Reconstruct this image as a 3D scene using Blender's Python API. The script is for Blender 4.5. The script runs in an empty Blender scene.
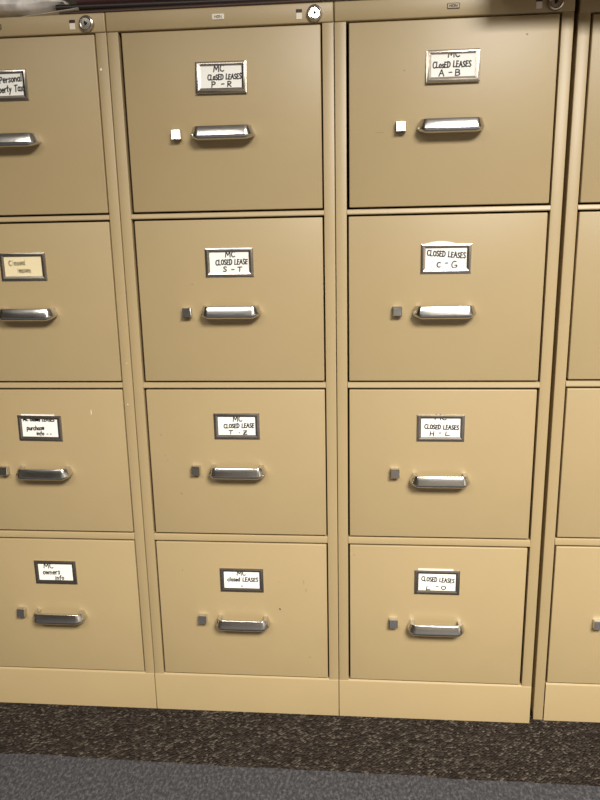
import bpy, bmesh, math, random
from mathutils import Vector, Matrix, noise

random.seed(7)
sc = bpy.context.scene
COL = sc.collection

# ------------------------------------------------------------------ materials
def new_mat(name):
    m = bpy.data.materials.new(name); m.use_nodes = True
    nt = m.node_tree
    return m, nt, nt.nodes['Principled BSDF']

def setp(b, **kw):
    for k, v in kw.items():
        k = k.replace('_', ' ')
        if k in b.inputs: b.inputs[k].default_value = v

def simple(name, col, rough=.5, metal=0., spec=.5):
    m, nt, b = new_mat(name)
    b.inputs['Base Color'].default_value = (*col, 1)
    b.inputs['Roughness'].default_value = rough
    b.inputs['Metallic'].default_value = metal
    b.inputs['Specular IOR Level'].default_value = spec
    return m

def mapping_chain(nt, scale=(1, 1, 1), rot=(0, 0, 0), kind='Object'):
    tc = nt.nodes.new('ShaderNodeTexCoord'); mp = nt.nodes.new('ShaderNodeMapping')
    mp.inputs['Scale'].default_value = scale; mp.inputs['Rotation'].default_value = rot
    nt.links.new(tc.outputs[kind], mp.inputs['Vector'])
    return mp.outputs['Vector']

def ramp(nt, fac, stops):
    r = nt.nodes.new('ShaderNodeValToRGB')
    e = r.color_ramp.elements
    while len(e) < len(stops): e.new(.5)
    for i, (p, c) in enumerate(stops):
        e[i].position = p; e[i].color = (*c, 1)
    nt.links.new(fac, r.inputs['Fac'])
    return r.outputs['Color']

def bump(nt, b, h, strength, dist):
    n = nt.nodes.new('ShaderNodeBump')
    n.inputs['Strength'].default_value = strength; n.inputs['Distance'].default_value = dist
    nt.links.new(h, n.inputs['Height']); nt.links.new(n.outputs['Normal'], b.inputs['Normal'])

def tex_noise(nt, vec, scale, detail=3, rough=.55):
    n = nt.nodes.new('ShaderNodeTexNoise')
    n.inputs['Scale'].default_value = scale; n.inputs['Detail'].default_value = detail
    n.inputs['Roughness'].default_value = rough
    nt.links.new(vec, n.inputs['Vector'])
    return n.outputs['Fac']

PAINT = (.395, .297, .156)
def paint_mat():
    m, nt, b = new_mat('beige_enamel')
    v = mapping_chain(nt)
    f = tex_noise(nt, v, 6, 4)
    c = ramp(nt, f, [(.3, tuple(x*.975 for x in PAINT)), (.7, tuple(x*1.025 for x in PAINT))])
    nt.links.new(c, b.inputs['Base Color'])
    setp(b, Roughness=.42); b.inputs['Specular IOR Level'].default_value = .6
    bump(nt, b, tex_noise(nt, v, 420, 2), .06, .001)
    return m

def metal_mat(name, col, rough):
    m, nt, b = new_mat(name)
    v = mapping_chain(nt, (4, 60, 60))
    f = tex_noise(nt, v, 12, 3)
    c = ramp(nt, f, [(.3, tuple(x*.9 for x in col)), (.7, col)])
    nt.links.new(c, b.inputs['Base Color'])
    b.inputs['Metallic'].default_value = 1
    rr = nt.nodes.new('ShaderNodeMapRange')
    rr.inputs['To Min'].default_value = rough*.8; rr.inputs['To Max'].default_value = rough*1.3
    nt.links.new(f, rr.inputs['Value']); nt.links.new(rr.outputs['Result'], b.inputs['Roughness'])
    return m

M = {}
M['paint'] = paint_mat()
M['chrome'] = metal_mat('worn_chrome', (.68, .665, .64), .19)
M['nickel'] = metal_mat('dull_nickel', (.56, .51, .44), .24)
M['card'] = simple('white_card', (.90, .885, .84), .8)
M['card_yellow'] = simple('yellowed_card', (.80, .68, .43), .8)
M['ink'] = simple('black_ink', (.012, .011, .012), .6)
M['ink_faint'] = simple('faded_pencil', (.62, .52, .32), .8)
M['scuff_dark'] = simple('dark_scuff', (.075, .05, .03), .7)
M['scuff_soft'] = simple('soft_scuff', (.30, .21, .105), .6)
M['scuff_light'] = simple('bare_primer', (.85, .78, .62), .6)
M['badge_white'] = simple('pale_badge', (.78, .74, .66), .4)
M['badge_tan'] = simple('tan_badge', (.45, .34, .19), .4)
M['badge_dark'] = simple('badge_dark', (.05, .04, .03), .5)
M['maroon'] = simple('maroon_plastic', (.035, .008, .010), .5)
M['indicator'] = simple('pale_plastic', (.80, .72, .60), .5)
M['black'] = simple('black_hole', (.008, .008, .008), .8)
M['folder_dark'] = simple('black_leatherette', (.016, .010, .008), .38)
M['folder_brown'] = simple('brown_leatherette', (.040, .020, .012), .35)
M['folder_maroon'] = simple('maroon_board', (.05, .014, .012), .5)
M['pages'] = simple('page_block', (.16, .11, .07), .8)
M['paper'] = simple('white_paper', (.80, .75, .66), .8)
M['cardboard'] = simple('brown_cardboard', (.30, .19, .095), .85)

def bag_mat():
    m, nt, b = new_mat('cloudy_plastic')
    v = mapping_chain(nt)
    c = ramp(nt, tex_noise(nt, v, 14, 4), [(.32, (.42, .38, .36)), (.52, (.90, .85, .81))])
    nt.links.new(c, b.inputs['Base Color'])
    setp(b, Roughness=.3)
    bump(nt, b, tex_noise(nt, v, 60, 3), .4, .004)
    return m
M['bag'] = bag_mat()

def carpet_brown():
    m, nt, b = new_mat('brown_loop_carpet')
    v0 = mapping_chain(nt, (1, 1, 1), (0, 0, math.radians(-42)))
    mp = nt.nodes.new('ShaderNodeMapping'); mp.inputs['Scale'].default_value = (180, 215, 200)
    nt.links.new(v0, mp.inputs['Vector']); v = mp.outputs['Vector']
    vo = nt.nodes.new('ShaderNodeTexVoronoi'); vo.inputs['Scale'].default_value = 1
    vo.inputs['Randomness'].default_value = .6
    nt.links.new(v, vo.inputs['Vector'])
    sep = nt.nodes.new('ShaderNodeSeparateColor'); nt.links.new(vo.outputs['Color'], sep.inputs['Color'])
    c = ramp(nt, sep.outputs['Red'], [(0, (.016, .012, .0095)), (.45, (.028, .0215, .0175)), (.8, (.042, .034, .028)), (1, (.10, .084, .068))])
    nt.links.new(c, b.inputs['Base Color'])
    setp(b, Roughness=.95); b.inputs['Specular IOR Level'].default_value = .1
    inv = nt.nodes.new('ShaderNodeMath'); inv.operation = 'SUBTRACT'; inv.inputs[0].default_value = 1
    nt.links.new(vo.outputs['Distance'], inv.inputs[1])
    bump(nt, b, inv.outputs[0], .9, .006)
    return m

def carpet_grey():
    m, nt, b = new_mat('grey_blue_carpet')
    v = mapping_chain(nt, (1, .55, 1), (0, 0, math.radians(12)))
    f = tex_noise(nt, v, 190, 4, .75)
    c = ramp(nt, f, [(.28, (.021, .021, .0235)), (.5, (.050, .049, .054)), (.7, (.122, .118, .124))])
    nt.links.new(c, b.inputs['Base Color'])
    setp(b, Roughness=.95); b.inputs['Specular IOR Level'].default_value = .1
    bump(nt, b, f, .7, .004)
    return m
M['carpet_brown'] = carpet_brown()
M['carpet_grey'] = carpet_grey()

def wall_mat(name, col):
    m, nt, b = new_mat(name)
    v = mapping_chain(nt)
    c = ramp(nt, tex_noise(nt, v, 3, 4), [(.3, tuple(x*.96 for x in col)), (.7, col)])
    nt.links.new(c, b.inputs['Base Color']); setp(b, Roughness=.85)
    bump(nt, b, tex_noise(nt, v, 180, 2), .1, .002)
    return m
M['wall'] = wall_mat('wall_paint', (.42, .39, .34))
M['wall_dark'] = wall_mat('dark_panelling', (.085, .072, .058))
M['ceiling'] = wall_mat('ceiling_tile', (.76, .74, .69))

# ------------------------------------------------------------------ mesh helpers
def add_box(bm, x0, x1, y0, y1, z0, z1, mi=0, bev=0., seg=1):
    vs = [bm.verts.new((x, y, z)) for z in (z0, z1) for y in (y0, y1) for x in (x0, x1)]
    fs = [bm.faces.new([vs[i] for i in q]) for q in
          ((0, 2, 3, 1), (4, 5, 7, 6), (0, 1, 5, 4), (2, 6, 7, 3), (0, 4, 6, 2), (1, 3, 7, 5))]
    for f in fs: f.material_index = mi
    if bev:
        es = list({e for f in fs for e in f.edges})
        r = bmesh.ops.bevel(bm, geom=es, offset=bev, segments=seg, affect='EDGES', profile=.5)
        for f in r['faces']: f.material_index = mi

def add_poly(bm, pts, mi=0):
    f = bm.faces.new([bm.verts.new(p) for p in pts]); f.material_index = mi; return f

def add_prism_z(bm, poly_xz, y0, y1, mi=0):
    """extrude an outline in x/z between two depths"""
    a = [bm.verts.new((x, y0, z)) for x, z in poly_xz]; b = [bm.verts.new((x, y1, z)) for x, z in poly_xz]
    n = len(a)
    fs = [bm.faces.new(a), bm.faces.new(b[::-1])]
    for i in range(n): fs.append(bm.faces.new((a[i], b[i], b[(i+1) % n], a[(i+1) % n])))
    for f in fs: f.material_index = mi

def finish(bm, name, mats, smooth=35, recalc=True):
    if recalc: bmesh.ops.recalc_face_normals(bm, faces=bm.faces)
    me = bpy.data.meshes.new(name); bm.to_mesh(me); bm.free()
    for m in mats: me.materials.append(M[m])
    if smooth:
        me.polygons.foreach_set('use_smooth', [True]*len(me.polygons))
        me.set_sharp_from_angle(angle=math.radians(smooth))
    return me

def link(name, me, parent=None, loc=(0, 0, 0), rot=(0, 0, 0)):
    o = bpy.data.objects.new(name, me); COL.objects.link(o)
    o.parent = parent; o.location = loc; o.rotation_euler = rot
    return o

def tag(o, label=None, cat=None, group=None, kind=None):
    if label: o['label'] = label
    if cat: o['category'] = cat
    if group: o['group'] = group
    if kind: o['kind'] = kind
    return o

# ------------------------------------------------------------------ handwriting
# every letter as pen strokes in a unit box (x 0..1, y 0..1 baseline to cap height; lower case reaches .65)
def arc(cx, cy, rx, ry, a0, a1, n=8):
    return [(cx+rx*math.cos(math.radians(a0+(a1-a0)*i/n)), cy+ry*math.sin(math.radians(a0+(a1-a0)*i/n))) for i in range(n+1)]
G = {
'A': (.8, [[(0, 0), (.38, 1), (.78, 0)], [(.14, .38), (.66, .4)]]),
'B': (.75, [[(.08, 0), (.1, 1)], [(.1, 1)]+arc(.3, .77, .36, .23, 90, -90, 6)+[(.1, .53)]+arc(.32, .27, .42, .27, 90, -90, 6)+[(.08, 0)]]),
'C': (.7, [arc(.42, .5, .4, .5, 55, 310, 9)]),
'D': (.75, [[(.08, 0), (.1, 1)], [(.0, 1)]+arc(.2, .5, .52, .5, 90, -90, 8)+[(.02, 0)]]),
'E': (.6, [[(.55, .95), (.08, 1), (.06, 0), (.56, .02)], [(.08, .52), (.48, .53)]]),
'G': (.78, [arc(.42, .5, .4, .5, 60, 330, 9)+[(.76, .42), (.45, .42)]]),
'H': (.75, [[(.06, 0), (.08, 1)], [(.66, 0), (.68, 1)], [(.08, .5), (.67, .52)]]),
'L': (.62, [[(.1, 1), (.06, .02), (.6, .04)]]),
'M': (.95, [[(0, 0), (.1, 1), (.44, .3), (.8, 1), (.9, 0)]]),
'O': (.75, [arc(.37, .5, .35, .48, 100, 460, 10)]),
'P': (.68, [[(.08, -.02), (.1, 1)], [(.02, .97)]+arc(.26, .74, .36, .25, 90, -90, 6)+[(.1, .48)]]),
'R': (.75, [[(.06, 0), (.1, 1)], [(.02, .98)]+arc(.28, .75, .36, .24, 90, -90, 6)+[(.12, .5), (.7, 0)]]),
'S': (.62, [[(.56, .88), (.3, 1), (.06, .8), (.2, .56), (.46, .42), (.55, .2), (.3, 0), (.02, .12)]]),
'T': (.72, [[(0, .96), (.72, 1)], [(.36, .98), (.33, 0)]]),
'Z': (.72, [[(.04, .96), (.66, 1), (.04, .02), (.72, .04)], [(.16, .5), (.54, .52)]]),
'-': (.55, [[(.04, .42), (.5, .45)]]),
'.': (.3, [[(.1, .0), (.16, .06)]]),
' ': (.5, []),
'a': (.62, [arc(.28, .31, .26, .31, 40, 330, 8), [(.52, .62), (.52, .1), (.62, 0)]]),
'c': (.52, [arc(.3, .31, .28, .31, 50, 315, 7)]),
'e': (.55, [[(.04, .32), (.5, .36)]+arc(.28, .32, .25, .31, 20, 320, 8)]),
'f': (.45, [[(.46, .95), (.3, 1), (.2, .8), (.18, -.2)], [(0, .58), (.4, .6)]]),
'h': (.58, [[(.06, 1), (.05, 0)], [(.05, .4), (.25, .62), (.48, .5), (.5, 0)]]),
'i': (.22, [[(.1, .6), (.1, 0)], [(.1, .85), (.13, .9)]]),
'l': (.25, [[(.1, 1), (.08, 0)]]),
'n': (.58, [[(.05, .62), (.05, 0)], [(.05, .4), (.25, .62), (.46, .5), (.5, 0)]]),
'o': (.56, [arc(.28, .31, .25, .31, 100, 460, 9)]),
'p': (.58, [[(.06, .62), (.04, -.38)], [(.05, .5)]+arc(.25, .32, .27, .3, 90, -120, 7)]),
'r': (.42, [[(.05, .62), (.05, 0)], [(.05, .36), (.2, .6), (.4, .58)]]),
's': (.48, [[(.44, .56), (.22, .63), (.08, .48), (.36, .26), (.4, .08), (.18, 0), (.02, .08)]]),
't': (.42, [[(.2, .95), (.18, .1), (.36, .02)], [(0, .62), (.4, .66)]]),
'u': (.6, [[(.04, .62), (.06, .12), (.26, 0), (.5, .2), (.52, .62), (.54, 0)]]),
'w': (.78, [[(.02, .62), (.16, 0), (.36, .5), (.54, 0), (.74, .62)]]),
'x': (.55, [[(.02, .62), (.52, 0)], [(.5, .64), (.02, -.02)]]),
'y': (.56, [[(.04, .62), (.26, .1)], [(.5, .62), (.1, -.4)]]),
'd': (.6, [arc(.26, .31, .25, .31, 40, 330, 8), [(.52, 1), (.52, 0)]]),
}
def pen(bm, pts, w, y, mi):
    """a pen stroke: a flat ribbon with rounded joints lying on the card"""
    for (x0, z0), (x1, z1) in zip(pts, pts[1:]):
        dx, dz = x1-x0, z1-z0; l = math.hypot(dx, dz)
        if l < 1e-6: continue
        nx, nz = -dz/l*w/2, dx/l*w/2; ex, ez = dx/l*w*.35, dz/l*w*.35
        add_poly(bm, [(x0+nx-ex, y, z0+nz-ez), (x0-nx-ex, y, z0-nz-ez), (x1-nx+ex, y, z1-nz+ez), (x1+nx+ex, y, z1+nz+ez)], mi)

def write(bm, text, x, z, h, width, w, y, mi, slope=0., jit=.04, rnd=None):
    """write text so that it fills the given width"""
    rnd = rnd or random
    adv = [G[c][0]+.16 for c in text]; k = width/max(sum(adv), .01)
    cx = 0
    for c, a in zip(text, adv):
        jz = rnd.uniform(-jit, jit)*h; jh = 1+rnd.uniform(-.08, .08)
        for st in G[c][1]:
            pts = [(x+(cx+p[0]*1.0)*k+p[1]*h*.06, z+jz+p[1]*h*jh+slope*(cx+p[0])*k) for p in st]
            pen(bm, pts, w, y, mi)
        cx += a

# ------------------------------------------------------------------ room shell
W = .381                     # pitch of the cabinets in the row
X0, X1, Y0, Y1, H = -2.4, 3.4, -4.4, .72, 2.62
def slab(name, x0, x1, y0, y1, z0, z1, mat):
    bm = bmesh.new(); add_box(bm, x0, x1, y0, y1, z0, z1)
    return tag(link(name, finish(bm, name, [mat], 0)), kind='structure')

def carpet(name, y0, y1, edge, mat, step=.012):
    """a carpet field whose front or back edge wanders a little, as cut pile does"""
    bm = bmesh.new(); n = int((X1-X0)/step)
    top = []
    for i in range(n+1):
        x = X0+(X1-X0)*i/n
        off = -.0125*(x-.3)+.0035*noise.noise(Vector((x*9, 3.1, 0)))+.0018*noise.noise(Vector((x*60, 1.7, 0)))
        a = y0+(off if edge == 'front' else 0); b = y1+(off if edge == 'back' else 0)
        top.append((bm.verts.new((x, a, 0)), bm.verts.new((x, b, 0)), bm.verts.new((x, a, -.03)), bm.verts.new((x, b, -.03))))
    for p, q in zip(top, top[1:]):
        bm.faces.new((p[0], q[0], q[1], p[1])); bm.faces.new((p[2], p[3], q[3], q[2]))
        bm.faces.new((p[0], p[2], q[2], q[0])); bm.faces.new((p[1], q[1], q[3], p[3]))
    return tag(link(name, finish(bm, name, [mat], 0)), kind='structure')
EDGE = -.156
carpet('floor', EDGE, Y1, 'front', 'carpet_brown')
carpet('floor.001', Y0, EDGE, 'back', 'carpet_grey')
slab('wall_back', X0, X1, Y1, Y1+.1, -.03, H, 'wall')
slab('wall_front', X0, X1, Y0-.1, Y0, -.03, H, 'wall_dark')
slab('wall_left', X0-.1, X0, Y0-.1, Y1+.1, -.03, H, 'wall_dark')
slab('wall_right', X1, X1+.1, Y0-.1, Y1+.1, -.03, H, 'wall')
slab('ceiling', X0-.1, X1+.1, Y0-.1, Y1+.1, H, H+.08, 'ceiling')

# ------------------------------------------------------------------ filing cabinet pieces
# cabinet coordinates: x 0..CW from its left side, y 0 at the front face (minus is towards the room), z from the floor
CW, CD, CH = .3797, .665, 1.3275
ML, MR = .0207, .0203
TOPS = [1.2952, .9902, .6842, .3780]
BOTS = [1.0052, .7008, .3974, .0868]
RAILS = [(.9932, 1.0020), (.6874, .6977), (.3812, .3942)]

def body_mesh(chips=()):
    bm = bmesh.new(); t = .0012
    for (x, z, d) in chips:      # paint chipped off the stile
        add_poly(bm, [(x+d/2*math.cos(k*math.pi/4), -.00012, z+d/2*math.sin(k*math.pi/4)) for k in range(8)], 1)
    add_box(bm, 0, t, .001, CD, 0.012, 1.3262)                       # side sheets
    add_box(bm, CW-t, CW, .001, CD, 0.012, 1.3262)
    add_box(bm, t, CW-t, CD-t, CD, 0.012, 1.3262)                    # back sheet
    add_box(bm, t, CW-t, .004, CD-t, .030, .032)                     # bottom sheet
    add_box(bm, .0003, ML-.0018, 0, .016, 0.0004, 1.2975, 0, .0007, 2)  # stiles
    add_box(bm, CW-MR+.0016, CW-.0003, 0, .016, 0.0004, 1.2975, 0, .0007, 2)
    return finish(bm, 'body', ['paint', 'scuff_light'])

def top_mesh():
    bm = bmesh.new()
    add_box(bm, 0, CW, -.0025, CD, 1.2974, CH, 0, .0022, 3)
    return finish(bm, 'top', ['paint'])

def rail_mesh(z0, z1):
    bm = bmesh.new()
    # rolled lip: leans out towards its lower edge and catches the ceiling light
    x0, x1 = ML-.0012, CW-MR+.0012
    prof = [(.014, z1), (.0012, z1), (-.0002, z1-.0012), (-.0016, z0+.0022), (-.0012, z0+.0006), (.0002, z0), (.014, z0)]
    a = [bm.verts.new((x0, y, z)) for y, z in prof]; b = [bm.verts.new((x1, y, z)) for y, z in prof]
    bm.faces.new(a); bm.faces.new(b[::-1])
    for i in range(len(a)):
        j = (i+1) % len(a); bm.faces.new((a[i], a[j], b[j], b[i]))
    return finish(bm, 'rail', ['paint'], 25)

def base_mesh(inset):
    bm = bmesh.new()
    x0, x1 = (ML, CW-MR) if inset else (.0003, CW-.0003)
    z1 = .0840
    prof = [(.014, z1), (.0022, z1), (-.0008, z1-.0022), (-.0012, z1-.004), (-.0012, .0003), (.014, .0003)]
    a = [bm.verts.new((x0, y, z)) for y, z in prof]; b = [bm.verts.new((x1, y, z)) for y, z in prof]
    bm.faces.new(a); bm.faces.new(b[::-1])
    for i in range(len(a)):
        j = (i+1) % len(a); bm.faces.new((a[i], a[j], b[j], b[i]))
    return finish(bm, 'base_panel', ['paint'], 25)

def scuff(bm, x, z, w, h, mi, rnd):
    n = 7; pts = []
    for i in range(n):
        a = 2*math.pi*i/n; k = rnd.uniform(.65, 1.15)
        pts.append((x+math.cos(a)*w/2*k, -.00115, z+math.sin(a)*h/2*k))
    add_poly(bm, pts, mi)

def drawer_mesh(h, gl, gr, marks, rnd):
    """drawer front with its tray; origin at the middle of the top edge of the front"""
    bm = bmesh.new()
    hw = (CW-ML-MR)/2
    add_box(bm, -hw+gl, hw-gr, -.0010, .018, -h, 0, 0, .0016, 3)
    tw = hw-.012; z0, z1 = -h+.012, -.045
    add_box(bm, -tw, tw, .018, .62, z0, z0+.0015)
    add_box(bm, -tw, -tw+.0015, .018, .62, z0, z1); add_box(bm, tw-.0015, tw, .018, .62, z0, z1)
    add_box(bm, -tw, tw, .6185, .62, z0, z1)
    for (x, z, w, hh, k) in marks: scuff(bm, x, z, w, hh, k, rnd)
    return finish(bm, 'drawer', ['paint', 'scuff_dark', 'scuff_soft', 'scuff_light'])

def handle_mesh():
    """bent strap pull; origin on the drawer face at the middle of the strap's top edge"""
    pts = [(-.0552, -.001), (-.0551, .0115), (-.0545, .0155), (-.0530, .0186), (-.0472, .0244), (-.0450, .0261), (-.0422, .0272), (-.0390, .0276)]
    pts.append((-.018, .0278))
    pts = pts+[(0, .0279)]+[(-x, y) for x, y in pts[::-1]]
    prof = [(-.0100, -.0001), (-.0048, 0), (-.0042, -.0008), (-.0024, -.0085), (-.0006, -.0145), (-.0004, -.0160),
            (-.0012, -.0184), (-.0030, -.0207), (-.0060, -.0221), (-.0078, -.0216), (-.0090, -.0190), (-.0100, -.0100), (-.0106, -.0010)]
    bm = bmesh.new(); rings = []
    for i, (x, y) in enumerate(pts):
        p = pts[max(i-1, 0)]; q = pts[min(i+1, len(pts)-1)]
        tx, ty = q[0]-p[0], q[1]-p[1]; l = math.hypot(tx, ty); nx, ny = -ty/l, tx/l
        k = min(1, max(.35, y/.024))           # the feet narrow where they meet the drawer
        rings.append([bm.verts.new((x+nx*o*(1.5-.5*k), -(y+ny*o*(1.5-.5*k)), z*(.84+.16*min(1, (y/.0275)**2)))) for o, z in prof])
    n = len(prof)
    for a, b in zip(rings, rings[1:]):
        for i in range(n):
            j = (i+1) % n; bm.faces.new((a[i], a[j], b[j], b[i]))
    bm.faces.new(rings[0]); bm.faces.new(rings[-1][::-1])
    return finish(bm, 'handle', ['chrome'], 28)

def latch_mesh():
    bm = bmesh.new()
    w0, w1 = .0086, .0080
    back = [(-w0, .0008, .0085), (w0, .0008, .0085), (w0, .0008, -.0085), (-w0, .0008, -.0085)]
    front = [(-w1, -.0105, .0082), (w1, -.0105, .0082), (w1, -.0132, -.0080), (-w1, -.0132, -.0080)]
    a = [bm.verts.new(p) for p in back]; b = [bm.verts.new(p) for p in front]
    bm.faces.new(a); bm.faces.new(b[::-1])
    for i in range(4): bm.faces.new((a[i], b[i], b[(i+1) % 4], a[(i+1) % 4]))
    bmesh.ops.recalc_face_normals(bm, faces=bm.faces)
    bmesh.ops.bevel(bm, geom=list(bm.edges), offset=.0007, segments=1, affect='EDGES', profile=.5)
    return finish(bm, 'thumb_latch', ['chrome'], 15)

LW, LH = .0868, .0508
def holder_mesh():
    """pressed metal card frame; origin at the middle of the holder on the drawer face"""
    bm = bmesh.new()
    def ring(l, r, t, b, y):
        return [bm.verts.new(p) for p in ((-LW/2+l, -y, LH/2-t), (LW/2-r, -y, LH/2-t), (LW/2-r, -y, -LH/2+b), (-LW/2+l, -y, -LH/2+b))]
    rs = [ring(0, 0, 0, 0, -.0008), ring(.0004, .0004, .0004, .0004, .0016), ring(.0036, .0036, .0034, .0036, .0026),
          ring(.0048, .0048, .0042, .0048, .0027), ring(.0082, .0082, .0072, .0086, .0016), ring(.0084, .0084, .0074, .0088, .0008)]
    for a, b in zip(rs, rs[1:]):
        for i in range(4): bm.faces.new((a[i], a[(i+1) % 4], b[(i+1) % 4], b[i]))
    # back lip hidden behind the card
    bk = ring(.0084, .0084, .0074, .0088, -.0008)
    for i in range(4): bm.faces.new((rs[-1][i], rs[-1][(i+1) % 4], bk[(i+1) % 4], bk[i]))
    for i in range(4): bm.faces.new((bk[i], bk[(i+1) % 4], rs[0][(i+1) % 4], rs[0][i]))
    return finish(bm, 'label_holder', ['nickel'], 20)

def card_mesh(lines, top, stock, ink, rnd, curl=False, pw=.0720):
    """paper card in the holder with its handwriting; origin at the holder's middle"""
    bm = bmesh.new()
    x0, x1, zb, zt = -pw/2, pw/2, -LH/2+.006, LH/2-.004
    if curl:
        xs = [x0+(x1-x0)*i/14 for i in range(15)]
        tops = [LH/2-.004+top*math.sin(math.pi*min(1, (i/14)*1.05+.12))**.7 for i in range(15)]
        poly = [(x, z) for x, z in zip(xs, tops)]+[(x1, zb), (x0, zb)]
    else:
        poly = [(x0, zt+top), (x1-(.006 if top else 0), zt+top), (x1-(.006 if top else 0), zt), (x1, zt), (x1, zb), (x0, zb)] if top else [(x0, zt), (x1, zt), (x1, zb), (x0, zb)]
    add_prism_z(bm, poly, -.00075, -.00035, 0)
    for (t, x, z, h, wd, slope) in lines:
        write(bm, t, x, z, h, wd, .0019, -.00085, 1, slope, rnd=rnd)
    return finish(bm, 'label_card', [stock, ink], 0)

def lock_parts(face_tilt):
    bm = bmesh.new(); n = 28
    prof = [(.0128, -.0006), (.0128, .0035), (.0118, .0052), (.0100, .0060), (.0088, .0056), (.0082, .0040), (.0080, .0008)]
    rings = [[bm.verts.new((r*math.cos(2*math.pi*i/n), -y, r*math.sin(2*math.pi*i/n))) for i in range(n)] for r, y in prof]
    for a, b in zip(rings, rings[1:]):
        for i in range(n): bm.faces.new((a[i], a[(i+1) % n], b[(i+1) % n], b[i]))
    bm.faces.new(rings[0][::-1])
    bezel = finish(bm, 'lock', ['nickel'], 35)
    bm = bmesh.new()
    prof = [(.0085, .0005), (.0085, .0048), (.0080, .0054), (.0035, .0055)]
    rings = [[bm.verts.new((r*math.cos(2*math.pi*i/n), -y+face_tilt*r*math.sin(2*math.pi*i/n), r*math.sin(2*math.pi*i/n))) for i in range(n)] for r, y in prof]
    for a, b in zip(rings, rings[1:]):
        for i in range(n): bm.faces.new((a[i], a[(i+1) % n], b[(i+1) % n], b[i]))
    bm.faces.new(rings[-1])
    add_poly(bm, [(-.0022, -.0064, .0040), (.0034, -.0061, .0002), (-.0016, -.0058, -.0040), (-.0030, -.0060, -.0006)], 1)
    core = finish(bm, 'key_cylinder', ['chrome' if face_tilt > .05 else 'nickel', 'black'], 35)
    return bezel, core

def indicator_mesh():
    bm = bmesh.new()
    add_box(bm, -.0050, .0050, -.0006, .0006, .0026, .0076, 0, .0004, 1)
    add_box(bm, -.0048, .0048, -.0009, .0006, -.0076, .0024, 1, .0004, 1)
    return finish(bm, 'lock_indicator', ['maroon', 'indicator'])

def badge_mesh(plate, rim, letters):
    bm = bmesh.new()
    def rr(hw, hh, r):
        p = []
        for cx, cz, a in ((hw-r, hh-r, 0), (-hw+r, hh-r, 90), (-hw+r, -hh+r, 180), (hw-r, -hh+r, 270)):
            for i in range(5):
                t = math.radians(a+90*i/4); p.append((cx+r*math.cos(t), cz+r*math.sin(t)))
        return p
    add_prism_z(bm, rr(.0100, .0042, .0014), -.0010, .0006, 0)
    add_prism_z(bm, rr(.0088, .0031, .0008), -.0014, -.0008, 1)
    rnd = random.Random(3)
    write(bm, 'HON', -.0064, -.0018, .0036, .0132, .0011, -.0016, 2, jit=0, rnd=rnd)
    return finish(bm, 'name_badge', [rim, plate, letters], 0)
G['N'] = (.8, [[(.04, 0), (.04, 1), (.7, 0), (.7, 1)]])

BODY, TOP, HANDLE, LATCH, HOLDER, IND = body_mesh(), top_mesh(), handle_mesh(), latch_mesh(), holder_mesh(), indicator_mesh()
RAIL = [rail_mesh(a, b) for a, b in RAILS]
BASE_WIDE, BASE_IN = base_mesh(False), base_mesh(True)
BADGE_PALE = badge_mesh('badge_white', 'badge_white', 'badge_tan')
BADGE_DARK = badge_mesh('badge_tan', 'badge_dark', 'badge_dark')
LOCKS = {t: lock_parts(t) for t in (.0, .10)}

GROUP = 'beige four-drawer filing cabinets in the row'

def cabinet(x, y, label, cards, gaps, marks, lock_tilt, badge, base, holder_tilt, fit, seed):
    rnd = random.Random(seed)
    root = bpy.data.objects.new('filing_cabinet', None); COL.objects.link(root)
    root.location = (x+CW/2, y+CD/2, 0); root.empty_display_size = .1
    tag(root, label, 'filing cabinet', GROUP)
    L = lambda px, py, pz: (px-CW/2, py-CD/2, pz)
    link('cabinet_body', body_mesh([(CW-.0135, 1.2405, .0042), (CW-.0120, .6560, .0022), (CW-.0080, .735, .0018)]) if seed == 1 else BODY, root, L(0, 0, 0))
    link('cabinet_top', TOP, root, L(0, 0, 0))
    for me in RAIL: link('rail', me, root, L(0, 0, 0))
    link('base_panel', base, root, L(0, 0, 0))
    lk = link('lock', LOCKS[lock_tilt][0], root, L(.3490, -.0025, 1.3110))
    link('key_cylinder', LOCKS[lock_tilt][1], lk, rot=(0, 0, math.radians(11) if lock_tilt else 0))
    tag(link('lock_indicator', IND, root, L(.3238, -.0025, 1.3108)), 'maroon and cream lock indicator')
    link('name_badge', badge, root, L(.1903, -.0025, 1.3128))
    for d in range(4):
        gl, gr = gaps[d]
        h = TOPS[d]-BOTS[d]
        o = link('drawer', drawer_mesh(h, gl, gr, marks.get(d, []), rnd), root, L(ML+(CW-ML-MR)/2, 0, TOPS[d]))
        mid = ML+(CW-ML-MR)/2
        hx, hz, lx, lz, cx, cz = fit[d]
        link('handle', HANDLE, o, (hx-mid, -.0010, -hz+.0233))
        link('thumb_latch', LATCH, o, (lx-mid, -.0010, -lz))
        tx, rz = holder_tilt.get(d, (0, 0))
        c = (cx-mid, -.0012-.0255*math.sin(abs(tx)), -cz)
        link('label_holder', HOLDER, o, c, (tx, rz, 0))
        if cards[d]:
            cl, me = cards[d]
            tag(link('label_card', me, o, c, (tx, rz, 0)), cl)
    return root

def cd(lines, top=0, stock='card', ink='ink', seed=1, curl=False):
    return card_mesh(lines, top, stock, ink, random.Random(seed), curl)
mc = lambda x=-.010, z=.0120: ('MC', x, z, .0098, .0185, 0)

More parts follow.
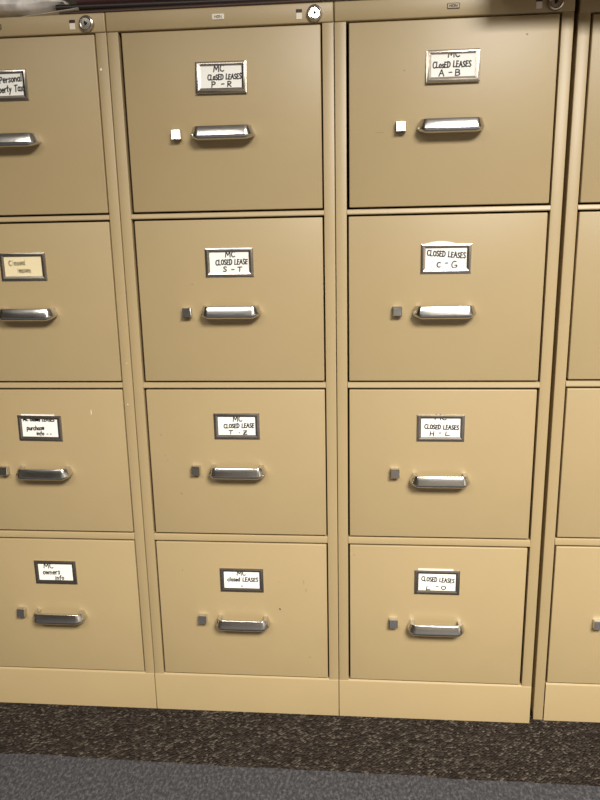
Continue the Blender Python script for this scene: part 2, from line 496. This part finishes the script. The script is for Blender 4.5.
# second cabinet from the left
cards_b = [
 ('white card reading MC closed leases P - R', cd([mc(-.012, .0090), ('CLoSED LEASES', -.0225, -.0040, .0082, .058, .02), ('P', -.0165, -.0155, .0085, .0085, 0), ('-', .0000, -.0145, .0085, .007, 0), ('R', .0105, -.0150, .0085, .0085, 0)], seed=11)),
 ('white card reading MC closed lease S - T', cd([mc(-.0065, .0095), ('CLOSED LEASE', -.0245, -.0040, .0086, .058, .02), ('S', -.0115, -.0160, .0080, .008, 0), ('-', .0030, -.0155, .008, .007, 0), ('T', .0145, -.0155, .0080, .009, 0)], seed=12)),
 ('white card reading MC closed lease T - Z', cd([mc(-.0065, .0095), ('CLOSED LEASE', -.0245, -.0035, .0078, .058, .015), ('T', -.0155, -.0150, .0065, .009, 0), ('.', .0030, -.0130, .008, .005, 0), ('Z', .0115, -.0155, .0070, .009, 0)], seed=13)),
 ('white card reading MC closed leases', cd([mc(-.009, .0105), ('closed LEASES', -.0285, -.0025, .0084, .062, .0), ('-', -.0025, -.0165, .008, .006, 0)], seed=14))]
# third cabinet
cards_c = [
 ('white card reading MC closed leases A - B', cd([('MC', -.008, .0135, .0098, .0200, 0), ('CLosED LEASES', -.0325, -.0025, .0090, .062, .005), ('A', -.0225, -.0150, .0090, .0095, 0), ('-', -.0070, -.0140, .009, .007, 0), ('B', .0030, -.0150, .0090, .0095, 0)], seed=21)),
 ('white card reading closed leases C - G, sticking up out of its holder', cd([('CLOSED LEASES', -.0325, .0060, .0092, .0665, -.09), ('C', -.0155, -.0145, .0080, .0075, 0), ('-', -.0015, -.0115, .009, .006, 0), ('G', .0095, -.0160, .0110, .011, 0)], .0085, seed=22, curl=True)),
 ('white card reading MC closed leases H - L', cd([('MC', -.0105, .0150, .0098, .022, 0), ('CLOSED LEASES', -.0290, -.0010, .0080, .0625, -.04), ('H', -.0195, -.0150, .0088, .0095, 0), ('-', -.0035, -.0130, .008, .006, 0), ('L', .0085, -.0145, .0075, .010, 0)], seed=23)),
 ('white card reading closed leases L - O, sticking up out of its holder', cd([('CLOSED LEASES', -.0295, .0030, .0085, .0630, -.06), ('L', -.0205, -.0155, .0075, .0100, 0), ('-', -.0020, -.0120, .008, .006, 0), ('O', .0080, -.0150, .0070, .011, 0)], .0070, seed=24))]
# first cabinet
cards_a = [
 ('white card reading personal property tax', cd([('Personal', -.0065, .0040, .0100, .0415, .05), ('property Tax', -.0235, -.0125, .0100, .0590, .05)], seed=31)),
 ('yellowed card with faded writing', cd([('Closed', -.0270, .0030, .0085, .032, 0), ('leases', -.0120, -.0100, .0080, .026, 0)], 0, 'card_yellow', 'ink_faint', seed=32)),
 ('white card reading purchase info, sticking up out of its holder', cd([('MC closed LEASES', -.0320, .0140, .0065, .062, 0), ('purchase', -.0265, -.0040, .0080, .0350, .03), ('info', -.0080, -.0135, .0070, .0155, 0), ('- -', .0120, -.0140, .006, .010, 0)], .0060, seed=33)),
 ('white card reading MC owners info', cd([('MC', -.0235, .0090, .0098, .021, 0), ('owners', -.0265, -.0050, .0105, .0365, .03), ('info', -.0020, -.0155, .0080, .0190, 0)], seed=34))]

YA, YD = 0, .0105
cabinet(-W, YA, 'beige filing cabinet under the crumpled plastic bag, lowest label reading owners info', cards_a,
        [(.0014, .0006)]*4,
        {2: [(.1055, -.0435, .0018, .0110, 3)]},
        .0, BADGE_DARK, BASE_WIDE, {2: (0, math.radians(.8))},
        [(.1955, .1780, .1125, .1630, .1925, .0742), (.1950, .1738, .1125, .1620, .1931, .0763), (.1945, .1745, .1128, .1600, .1922, .0752), (.1940, .1765, .1128, .1590, .1922, .0708)], 1)
cabinet(0, 0, 'beige filing cabinet under the dark folders, top card P - R', cards_b,
        [(.0040, .0012), (.0036, .0014), (.0028, .0010), (.0014, .0012)],
        {1: [(-.068, -.112, .0055, .0018, 2), (.045, -.072, .016, .0008, 2)],
         2: [(-.143, -.088, .0022, .004, 2), (-.137, -.128, .002, .003, 2), (-.133, -.138, .002, .003, 2), (-.110, -.205, .0028, .0055, 2)],
         3: [(-.118, -.060, .002, .003, 2), (.0745, -.140, .0038, .0048, 1), (.074, -.080, .002, .002, 2), (.123, -.080, .0016, .012, 2), (.127, -.098, .0016, .010, 2), (.132, -.245, .008, .002, 2), (-.07, -.238, .004, .002, 2)]},
        .10, BADGE_PALE, BASE_WIDE, {0: (math.radians(-4), math.radians(.5))},
        [(.1912, .1765, .1108, .1640, .1910, .0750), (.1926, .1730, .1117, .1618, .1918, .0745), (.1921, .1684, .1121, .1550, .1931, .0695), (.1905, .1792, .1090, .1628, .1904, .0785)], 2)
cabinet(W, 0, 'beige filing cabinet with white card A - B on its top drawer', cards_c,
        [(.0028, .0018), (.0014, .0024), (.0016, .0028), (.0016, .0030)],
        {0: [(-.115, -.170, .020, .0012, 2), (-.076, -.075, .003, .003, 2), (.118, -.028, .003, .003, 2)],
         2: [(-.104, -.092, .0022, .0025, 2), (.045, -.170, .0018, .0024, 3)],
         3: [(-.16, -.02, .003, .003, 2)]},
        .0, BADGE_DARK, BASE_WIDE, {0: (math.radians(-5), 0)},
        [(.1903, .1765, .1092, .1622, .1922, .0713), (.1884, .1765, .1073, .1628, .1897, .0738), (.1887, .1810, .1065, .1570, .1884, .0712), (.1890, .1780, .1070, .1600, .1896, .0736)], 3)
cabinet(2*W+.0083, YD, 'beige filing cabinet at the right edge, set slightly back beyond the dark gap', [None]*4,
        [(.0016, .0014)]*4, {}, .0, BADGE_DARK, BASE_IN, {}, [(.1900, .1765, .1084, .1570, .1900, .0740)]*4, 4)

# ------------------------------------------------------------------ things on top of the cabinets
TZ = CH
def folder(name, cx, cy, z, sx, sy, th, rot, cover, label, group=None):
    """closed folder: two boards and a rounded spine round a block of pages; spine towards the room"""
    root = bpy.data.objects.new(name, None); COL.objects.link(root)
    root.location = (cx, cy, z); root.rotation_euler = (0, 0, rot); root.empty_display_size = .05
    tag(root, label, 'folder', group)
    bm = bmesh.new(); t = .0022
    r = th/2; prof = [(sy/2, 0)]
    for i in range(9):
        a = math.radians(-90-180*i/8); prof.append((-sy/2+r+r*math.cos(a)*.7, r+r*math.sin(a)))
    prof.append((sy/2, th)); prof.append((sy/2, th-t))
    for i in range(9):
        a = math.radians(90+180*i/8); prof.append((-sy/2+r+(r-t)*math.cos(a)*.7, r+(r-t)*math.sin(a)))
    prof.append((sy/2, t))
    a = [bm.verts.new((-sx/2, y, zz)) for y, zz in prof]; b = [bm.verts.new((sx/2, y, zz)) for y, zz in prof]
    n = len(prof)
    for i in range(n): bm.faces.new((a[i], a[(i+1) % n], b[(i+1) % n], b[i]))
    for ring in (a, b):
        for i in range(n//2-1):
            bm.faces.new((ring[i], ring[i+1], ring[n-2-i], ring[n-1-i]))
    link('cover', finish(bm, 'cover', [cover], 40), root)
    bm = bmesh.new(); add_box(bm, -sx/2+.004, sx/2-.004, -sy/2+r, sy/2-.004, t+.0002, th-t-.0002, 0, .0006, 1)
    link('pages', finish(bm, 'pages', ['pages']), root)
    return root

folder('folder', -.250, .176, TZ+.0002, .262, .285, .0075, math.radians(1.5), 'folder_dark', 'black folder lying under the crumpled plastic bag')
folder('folder', .140, .152, TZ+.0002, .440, .295, .0085, math.radians(-.6), 'folder_brown', 'dark brown folder at the bottom of its stack, flat on the cabinet top', 'dark folders stacked on the cabinet tops')
folder('folder', .128, .158, TZ+.0090, .440, .290, .0100, math.radians(1.6), 'folder_dark', 'black folder on top of the dark brown folder', 'dark folders stacked on the cabinet tops')
folder('folder', .145, .165, TZ+.0193, .400, .290, .0180, math.radians(-1.0), 'folder_maroon', 'dark maroon folder topmost of its stack above the cabinet', 'dark folders stacked on the cabinet tops')

# sheet of paper poking out between the black folder and the cabinet top
def sheet():
    bm = bmesh.new(); nx, ny = 18, 28; g = []
    for j in range(ny+1):
        row = []
        for i in range(nx+1):
            u, v = i/nx, j/ny
            x = -.052+.104*u; y = -.07+.14*v
            z = .0006+.0100*u**1.2*max(0, 1-v/.16)**.8+.0005*math.sin(u*7+v*3)**2*(v < .2)
            row.append((x, y, z))
        g.append(row)
    top = [[bm.verts.new((x, y, z+.0004)) for x, y, z in r] for r in g]
    bot = [[bm.verts.new((x, y, z)) for x, y, z in r] for r in g]
    for j in range(ny):
        for i in range(nx):
            bm.faces.new((top[j][i], top[j][i+1], top[j+1][i+1], top[j+1][i]))
            bm.faces.new((bot[j][i], bot[j+1][i], bot[j+1][i+1], bot[j][i+1]))
    rim = [(0, i) for i in range(nx)]+[(j, nx) for j in range(ny)]+[(ny, nx-i) for i in range(nx)]+[(ny-j, 0) for j in range(ny)]
    for k in range(len(rim)):
        a, b = rim[k], rim[(k+1) % len(rim)]
        bm.faces.new((top[a[0]][a[1]], bot[a[0]][a[1]], bot[b[0]][b[1]], top[b[0]][b[1]]))
    return finish(bm, 'sheet', ['paper'], 60)

def bag():
    """crumpled plastic bag: a lumpy closed cushion full of sharp folds"""
    bm = bmesh.new(); nx, ny = 80, 56
    hx, hy = .145, .120
    def P(u, v, s):
        x, y = (u*2-1), (v*2-1)
        e = max(0, (1-abs(x)**5))*max(0, (1-abs(y)**5)); e = e**.45
        q = Vector((u*9+3, v*3.2, s*2))
        f = abs(noise.noise(q))*1.0+.6*abs(noise.noise(q*2.3+Vector((4, 1, 0))))+.3*noise.noise(q*5)
        wob = Vector((noise.noise(Vector((u*5, v*5, 9)))*.010, noise.noise(Vector((u*6, v*5, 4)))*.008, 0))
        z = .018+(.026*e*(.55+.55*f) if s > 0 else -.0165*e)
        return Vector((x*hx, y*hy, z))+wob*(1 if s > 0 else .6)
    up = [[bm.verts.new(P(i/nx, j/ny, 1)) for i in range(nx+1)] for j in range(ny+1)]
    dn = []
    for j in range(ny+1):
        r = []
        for i in range(nx+1):
            r.append(up[j][i] if i in (0, nx) or j in (0, ny) else bm.verts.new(P(i/nx, j/ny, -1)))
        dn.append(r)
    for j in range(ny):
        for i in range(nx):
            bm.faces.new((up[j][i], up[j][i+1], up[j+1][i+1], up[j+1][i]))
            f = (dn[j][i], dn[j+1][i], dn[j+1][i+1], dn[j][i+1])
            try: bm.faces.new(f)
            except ValueError: pass
    return finish(bm, 'bag', ['bag'], 50)

tag(link('paper_sheet', sheet(), None, (-.100, .0745, TZ)), 'white paper sheet sticking out right of the black folder, at cabinet edge', 'paper')
tag(link('plastic_bag', bag(), None, (-.225, .135, TZ+.0070), (0, 0, math.radians(1))), 'crumpled cloudy plastic bag on top of the leftmost cabinet', 'bag')

# carton out of view, added over the front edge to shade the two right-hand cabinets
def carton():
    root = bpy.data.objects.new('added_shade_box', None); COL.objects.link(root)
    root.location = (2*W+.160, .150, TZ+.0002)
    tag(root, 'unseen brown box added on the right-hand cabinet, overhanging its front to cast shade', 'box')
    bm = bmesh.new(); sx, sy, h, t = .285, .24, .26, .004
    add_box(bm, -sx, sx, -sy, sy, 0, t); add_box(bm, -sx, sx, -sy, -sy+t, t, h); add_box(bm, -sx, sx, sy-t, sy, t, h)
    add_box(bm, -sx, -sx+t, -sy+t, sy-t, t, h); add_box(bm, sx-t, sx, -sy+t, sy-t, t, h)
    link('carton_body', finish(bm, 'carton_body', ['cardboard'], 0), root)
    for s in (-1, 1):
        bm = bmesh.new(); add_box(bm, -sx, sx, min(s*sy, s*.001), max(s*sy, s*.001), h, h+t)
        link('flap', finish(bm, 'flap', ['cardboard'], 0), root)
carton()

# ------------------------------------------------------------------ lights
def area(name, loc, sx, sy, power, col, spread=180, rot=(0, 0, 0)):
    l = bpy.data.lights.new(name, 'AREA'); l.shape = 'RECTANGLE'; l.size = sx; l.size_y = sy
    l.energy = power; l.color = col; l.spread = math.radians(spread)
    o = bpy.data.objects.new(name, l); COL.objects.link(o); o.location = loc; o.rotation_euler = rot
    return o
WARM = (1, .955, .87)
area('ceiling_lamp', (1.45, -2.65, H-.02), 1.3, 1.2, 325, WARM, 143)
area('ceiling_lamp', (-.65, -2.65, H-.02), 1.2, .6, 52, WARM, 142)

w = bpy.data.worlds.new('world'); sc.world = w; w.use_nodes = True
w.node_tree.nodes['Background'].inputs['Color'].default_value = (.9, .85, .75, 1)
w.node_tree.nodes['Background'].inputs['Strength'].default_value = .05

# ------------------------------------------------------------------ camera
cx, d, cz, yaw, pitch, roll, fpx = 0.42778, 1.27493, 0.97093, -0.09008, -0.23470, -0.01982, 714.52
cy_, sy_ = math.cos(yaw), math.sin(yaw); cp, sp = math.cos(pitch), math.sin(pitch); cr, sr = math.cos(roll), math.sin(roll)
f = Vector((sy_*cp, cy_*cp, sp)); r0 = Vector((cy_, -sy_, 0)); u0 = r0.cross(f)
r = cr*r0+sr*u0; u = -sr*r0+cr*u0
cam = bpy.data.cameras.new('camera'); co = bpy.data.objects.new('camera', cam); COL.objects.link(co)
co.matrix_world = Matrix(((r.x, u.x, -f.x, cx), (r.y, u.y, -f.y, -d), (r.z, u.z, -f.z, cz), (0, 0, 0, 1)))
cam.sensor_fit = 'VERTICAL'; cam.sensor_height = 24; cam.lens = 24*fpx/800
cam.clip_start = .02
sc.camera = co

vs = sc.view_settings
vs.view_transform = 'Standard'; vs.look = 'None'; vs.gamma = 1; vs.exposure = 0.1; vs.use_curve_mapping = False
